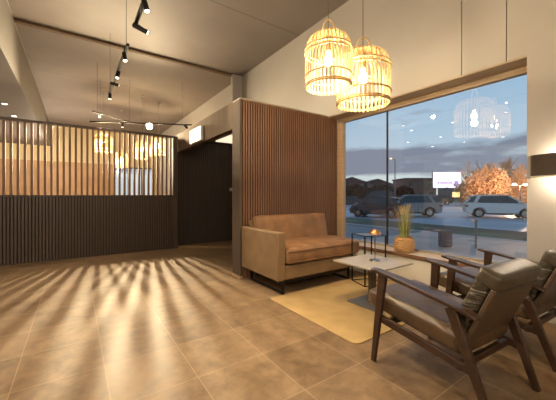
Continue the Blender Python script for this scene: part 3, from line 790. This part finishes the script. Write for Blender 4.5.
def make_wheel(parent, x, y, r=.34, w=.22):
    o = thing('wheel', 'x', 'x'); 
    for k in ('label', 'category'): del o[k]
    o.parent = parent; o.location = (x, y, r)
    bm = bmesh.new(); lathe(bm, [(r*.66, -w/2), (r*.9, -w/2), (r, -w*.32), (r, w*.32), (r*.9, w/2), (r*.66, w/2)], 28, close=True)
    bmesh.ops.rotate(bm, verts=bm.verts, cent=(0, 0, 0), matrix=Matrix.Rotation(R(90), 3, 'X')); obj('tyre', bm, 'tyre', o, smooth=True)
    bm = bmesh.new(); sg = 1 if y > 0 else -1
    lathe(bm, [(0, -w*.1), (r*.66, -w*.1), (r*.66, w*.1), (0, w*.1)], 24)
    bmesh.ops.rotate(bm, verts=bm.verts, cent=(0, 0, 0), matrix=Matrix.Rotation(R(90), 3, 'X'))
    for k in range(5):
        a = 2*PI*k/5; bar(bm, (0, sg*w*.3, 0), (r*.62*math.cos(a), sg*w*.42, r*.62*math.sin(a)), .07, .04, .05, .03)
    obj('rim', bm, 'chrome', o)
def car(lab, loc, heading, paint, Ln=4.4, Wd=1.8, Ht=1.62, wb=2.65, kind='suv'):
    """x forward; origin on the ground under the car's middle"""
    t = thing('car', lab, 'car', loc, heading)
    f, r_ = Ln/2, -Ln/2; ax = wb/2; wr = .34 if kind != 'hatch' else .31; g_ = .24
    belt = Ht*.645
    def arch(cx):
        return [(cx+(wr+.07)*math.cos(a), wr*.95+(wr+.07)*math.sin(a)) for a in [R(170-20*k) for k in range(9)]]
    # lower outline, clockwise from rear bottom
    low = [(r_+.10, g_+.08), (-ax-wr-.09, g_)] + [p_ for p_ in arch(-ax)] + [(-ax+wr+.09, g_), (ax-wr-.09, g_)] + arch(ax) + [(ax+wr+.09, g_), (f-.10, g_+.06), (f, .50), (f-.04, .72), (f-.25, .86), (f-1.05, belt), (r_+.30, belt+.05), (r_+.07, belt+.0), (r_, .78), (r_+.02, .46)]
    bm = bmesh.new(); prism(bm, low, 'y', -Wd/2, Wd/2)
    for v in bm.verts:      # plan taper at nose and tail, tumblehome
        k = max(0, abs(v.co.x)/f-.72)/.28; v.co.y *= 1-.16*k*k
        if v.co.z > .75: v.co.y *= .955
    obj('body', bm, paint, t, bevel=.05, seg=3)
    # glasshouse
    top = [(f-1.02, belt), (f-1.85, Ht-.05), (f-2.1, Ht), (r_+.85, Ht-.02), (r_+.5, Ht-.09), (r_+.14, belt+.04)]
    bm = bmesh.new(); prism(bm, top, 'y', -Wd/2*.93, Wd/2*.93)
    for v in bm.verts: v.co.y *= 1-.24*max(0, (v.co.z-belt))/(Ht-belt)
    obj('glasshouse', bm, 'car_glass', t, bevel=.03, seg=2)
    rf = [(f-1.84, Ht-.045), (f-2.1, Ht+.015), (r_+.85, Ht+.0), (r_+.30, Ht-.10), (r_+.42, Ht-.14), (r_+.85, Ht-.08), (f-2.1, Ht-.06)]
    bm = bmesh.new(); prism(bm, rf, 'y', -Wd/2*.735, Wd/2*.735); obj('roof', bm, paint, t, bevel=.015)
    for s in (-1, 1):
        def sp_(x, z): return (x, s*(Wd/2*.93*(1-.24*max(0, z-belt)/(Ht-belt))+.006), z)
        for nm, pts in (('front_pillar', ((f-1.0, belt), (f-1.85, Ht-.05))), ('centre_pillar', ((-.05, belt), (-.12, Ht-.05))), ('rear_pillar', ((r_+.62, belt+.03), (r_+.90, Ht-.06)))):
            bm = bmesh.new(); bar(bm, sp_(*pts[0]), sp_(*pts[1]), .03, .07 if nm != 'rear_pillar' else .20, up=(0, 1, 0) if 0 else (1, 0, 0)); obj(nm, bm, paint if nm != 'centre_pillar' else 'trim', t)
        if kind == 'suv':
            bm = bmesh.new(); tube(bm, [(f-2.0, s*.62, Ht+.03), (r_+.7, s*.62, Ht+.03)], .018, 6); obj('roof_rail', bm, 'chrome', t)
        bm = bmesh.new(); bar(bm, (-ax+wr+.1, s*Wd/2*1.0, g_+.06), (ax-wr-.1, s*Wd/2*1.0, g_+.06), .03, .12); obj('sill_trim', bm, 'trim', t)
        obj('mirror', boxm(f-1.35, f-1.22, min(s*Wd*.46, s*Wd*.56), max(s*Wd*.46, s*Wd*.56), belt+.02, belt+.15), paint, t, bevel=.02)
        obj('tail_lamp', boxm(r_+.0, r_+.22, min(s*Wd*.30, s*Wd*.452), max(s*Wd*.30, s*Wd*.452), .80, .93), 'tail', t, bevel=.02)
        obj('head_lamp', boxm(f-.35, f-.02, min(s*Wd*.27, s*Wd*.44), max(s*Wd*.27, s*Wd*.44), .66, .80), 'head', t, bevel=.03)
        for x in (-ax, ax): make_wheel(t, x, s*(Wd/2-.11), wr)
    obj('number_plate', boxm(r_-.015, r_+.0, -.26, .26, .56, .67), 'kerb', t)
    return t
M['silver'] = simple('silver_paint', (.62, .60, .58), (.58, .56, .54), .3, metal=.35)
M['dark_paint'] = simple('dark_grey_paint', (.06, .065, .07), None, .3, metal=.4)
M['grey_paint'] = simple('grey_paint', (.24, .23, .23), (.20, .19, .19), .3, metal=.5)
M['white_paint'] = simple('white_paint', (.5, .5, .5), None, .3)
def heading(dx, dy): return math.atan2(dy, dx)
car('silver SUV parked side-on at right outside the window', (*at(499, 21.9), GZ), heading(1.15, -2.0), 'silver', 4.5, 1.84, 1.66, 2.75)
car('dark small hatchback parked at left outside the window', (*at(377, 22.3), GZ), heading(-.35, .95), 'dark_paint', 3.9, 1.7, 1.52, 2.45, 'hatch')
car('grey estate car parked behind the potted grass', (*at(409, 23.6), GZ), heading(-.66, .75), 'grey_paint', 4.5, 1.8, 1.66, 2.65)
car('dark van-like car behind the parked hatchback', (29.5, 22.0, GZ), heading(-.6, .8), 'dark_paint', 4.7, 1.85, 2.15, 2.8)
car('small dark car far across the lot between grey estate and screen', (*at(438, 52), GZ), heading(-.6, .8), 'dark_paint', 4.3, 1.8, 1.7, 2.6, 'hatch')
car('far dark car near the left end of the lot', (33, 30, GZ), heading(-.6, .8), 'dark_paint', 4.3, 1.8, 1.5, 2.6, 'hatch')

HD = R(-34.7)   # facing the window

# billboard on a post
x, y = at(447, 60)
t = thing('billboard', 'bright pinkish-white advertising screen on a post across the lot', 'billboard', (x, y, GZ), HD)
obj('post', boxm(-.15, .15, -.1, .2, 0, 3.3), 'grey_facade', t)
obj('cabinet', boxm(-2.95, 2.95, .0, .3, 3.1, 6.5), 'grey_facade', t)
obj('screen', boxm(-2.85, 2.85, -.03, -.001, 3.2, 6.4), 'screen', t)
bm = bmesh.new(); rnd = random.Random(2); xx = -2.0
while xx < 1.0:
    w_ = .18+rnd.random()*.22; box(bm, xx, xx+w_, -.045, -.031, 4.0, 4.0+.3+.15*rnd.random()); xx += w_+.07
box(bm, 1.5, 2.3, -.045, -.031, 3.6, 4.6)
obj('printed_marks', bm, 'screen_mark', t)
x, y = at(456, 42)
t = thing('yellow_sign', 'small lit yellow sign on a short post below the big screen', 'sign', (x, y, GZ), HD)
obj('post', boxm(-.08, .08, -.04, .04, 0, 1.4), 'grey_facade', t); obj('panel', boxm(-.5, .5, -.08, .08, 1.4, 2.1), 'lit_sign', t)
# street lamp
def street_lamp(u, d, h, lab, two=False):
    x, y = at(u, d); t = thing('street_lamp', lab, 'street lamp', (x, y, GZ), HD, 'street lamps')
    bm = bmesh.new(); tube(bm, [(0, 0, 0), (0, 0, h)], .08, 8, radii=[.11, .06]); obj('pole', bm, 'grey_facade', t)
    for s in ((-1, 1) if two else (-1,)):
        bm = bmesh.new(); tube(bm, [(0, 0, h-.05), (s*.6, 0, h+.1)], .04, 6); obj('arm', bm, 'grey_facade', t)
        bm = bmesh.new(); lathe(bm, [(0, -.15), (.2, -.08), (.22, .02), (.1, .10), (0, .12)], 12, (s*.65, 0, h+.1)); obj('lantern', bm, 'down_lens' if two else M['street'], t)
        if two: lamp('POINT', 'lantern_light', t, (s*.65, 0, h+.5), P_TREE_FILL, (1, .70, .45), .3)  # warm fill added above the lanterns to brighten the orange trees
M['street'] = glow('street_lantern', (1, .8, .5), 1.2)
street_lamp(395, 45, 7.2, 'tall street lamp standing above the parked cars at left')
street_lamp(520, 34, 2.8, 'twin-headed low street lamp in front of the orange trees', True)
# bollard and service box on the pavement
t = thing('bollard_light', 'thin bollard standing on the pavement outside the window', 'bollard', (9.9, 3.85, GZ+.05))
bm = bmesh.new(); tube(bm, [(0, 0, 0), (0, 0, .8)], .03, 10); obj('post', bm, 'post', t, smooth=True)
bm = bmesh.new(); lathe(bm, [(0, .80), (.05, .80), (.055, .84), (.04, .88), (0, .88)], 14); obj('cap', bm, 'post', t, smooth=True)
t = thing('service_box', 'low grey service box standing outside beyond the sill', 'box', (9.5, 4.55, GZ+.05), HD)
obj('cabinet', boxm(-.17, .17, -.1, .1, .03, .47), 'grey_facade', t, bevel=.01); obj('lid', boxm(-.18, .18, -.11, .11, .47, .50), 'grey_facade', t); obj('plinth', boxm(-.15, .15, -.08, .08, 0, .03), 'dark_roof', t)

# trees
def leaf_cloud(bm, rnd, c, rad, n, s):
    for i in range(n):
        v = Vector((rnd.gauss(0, 1), rnd.gauss(0, 1), rnd.gauss(0, 1))).normalized()*(rnd.random()**.4)
        p = Vector((c[0]+v.x*rad[0], c[1]+v.y*rad[1], c[2]+v.z*rad[2]))
        a = Vector((rnd.uniform(-1, 1), rnd.uniform(-1, 1), rnd.uniform(-1, 1))).normalized(); b_ = a.orthogonal().normalized()
        q = s*(.6+rnd.random()*.8)
        bm.faces.new([bm.verts.new(p+a*q), bm.verts.new(p+b_*q*.6), bm.verts.new(p-a*q), bm.verts.new(p-b_*q*.6)])
def tree(u, d, h, w, lab, seed, leafm='bush', leaves=1800, ls=.16, bare=.5, grp='autumn trees beyond the lot', name='tree'):
    rnd = random.Random(seed); x, y = at(u, d)
    t = thing(name, lab, 'tree', (x, y, GZ), rnd.random()*6, grp)
    bm = bmesh.new()
    def br(p, dr, ln, r0, lv):
        q = p+dr*ln; m_ = (p+q)/2+Vector((rnd.uniform(-1, 1), rnd.uniform(-1, 1), 0))*ln*.06
        tube(bm, [p, m_, q], r0, 5, cap=False, radii=[r0, r0*.8, r0*.6])
        if lv == 0: return
        for i in range(4 if lv > 1 else 3):
            nd = (dr+Vector((rnd.gauss(0, .5)*w/h*1.6, rnd.gauss(0, .5)*w/h*1.6, rnd.uniform(0, .35)))).normalized()
            br(p+(q-p)*rnd.uniform(.55, 1), nd, ln*rnd.uniform(.6, .8), r0*.6, lv-1)
    br(Vector((0, 0, 0)), Vector((0, 0, 1)), h*.32, h*.02, 4)
    obj('branches', bm, 'twig', t)
    bm = bmesh.new(); leaf_cloud(bm, rnd, (0, 0, h*.5*bare+.3), (w/2, w/2, h*.5*bare), leaves, ls); obj('foliage', bm, leafm, t)
    return t
for i, (u, d, h, w, lv) in enumerate([(463, 52, 5.6, 3.0, 900), (473, 41, 7.6, 3.0, 1500), (484, 48, 9.2, 3.6, 2200), (496, 41, 8.4, 3.4, 2400), (509, 48, 9.4, 3.6, 2400), (522, 41, 8.0, 3.4, 2200), (536, 48, 8, 3.6, 1600)]):
    tree(u, d, h, w, ['small orange-brown tree at the left of the autumn row, nearest the bright screen', 'bare-crowned orange tree second in the autumn row', 'orange bushy tree left above the silver SUV', 'orange bushy tree directly above the silver SUV roof', 'orange tree above the front of the silver SUV', 'orange tree at the right edge of the window', 'orange tree just beyond the right edge of the window'][i], 10+i, leaves=lv, bare=.62)
for i, (u, d, h, w) in enumerate([(342, 70, 4.6, 5), (356, 58, 4.2, 4.5), (369, 70, 3.8, 5), (382, 60, 4.6, 4.5), (404, 64, 4.0, 4.5), (466, 70, 4.6, 4.5)]):
    tree(u, d, h, w, ['dark tree on the skyline at the window frame', 'dark skyline tree above the small hatchback', 'low dark skyline tree left of the window mullion', 'dark skyline tree right of the window mullion', 'low dark tree right of the tall street lamp', 'dark tree right of the bright screen'][i], 40+i, leafm='evergreen', leaves=1300, ls=.28, bare=.85, grp='dark skyline trees', name='skyline_tree')
# houses
def house(u, d, w, h, dep, mat, lab, gable=False):
    x, y = at(u, d); t = thing('building', lab, 'building', (x, y, GZ), HD)
    obj('walls', boxm(-w/2, w/2, 0, dep, 0, h), mat, t)
    bm = bmesh.new()
    if gable: prism(bm, [(-w/2-.4, h), (w/2+.4, h), (0, h+w*.18)], 'y', -.3, dep+.3)
    else: box(bm, -w/2-.2, w/2+.2, -.2, dep+.2, h, h+.3)
    obj('roof', bm, 'dark_roof', t)
    n_ = max(2, int(w/2.5))
    for i in range(n_):
        for z in ([1.2, 3.9] if h > 5 else [1.2]):
            cx = -w/2+(i+.5)*w/n_; obj('window', boxm(cx-.5, cx+.5, -.04, .0, z, z+1.3), 'car_glass', t)
house(352, 88, 11, 5.2, 8, 'grey_facade', 'grey building on the far skyline by the window frame', True)
house(378, 108, 12, 5.6, 8, 'grey_facade', 'grey house on the skyline right of the window mullion', True)
house(421, 72, 7.5, 5.6, 8, 'brick', 'reddish brick building left of the bright screen')
house(404, 92, 6, 4.2, 8, 'brick', 'low brick building behind the street lamp', True)
house(478, 90, 16, 5.0, 8, 'grey_facade', 'long low grey building right of the bright screen')
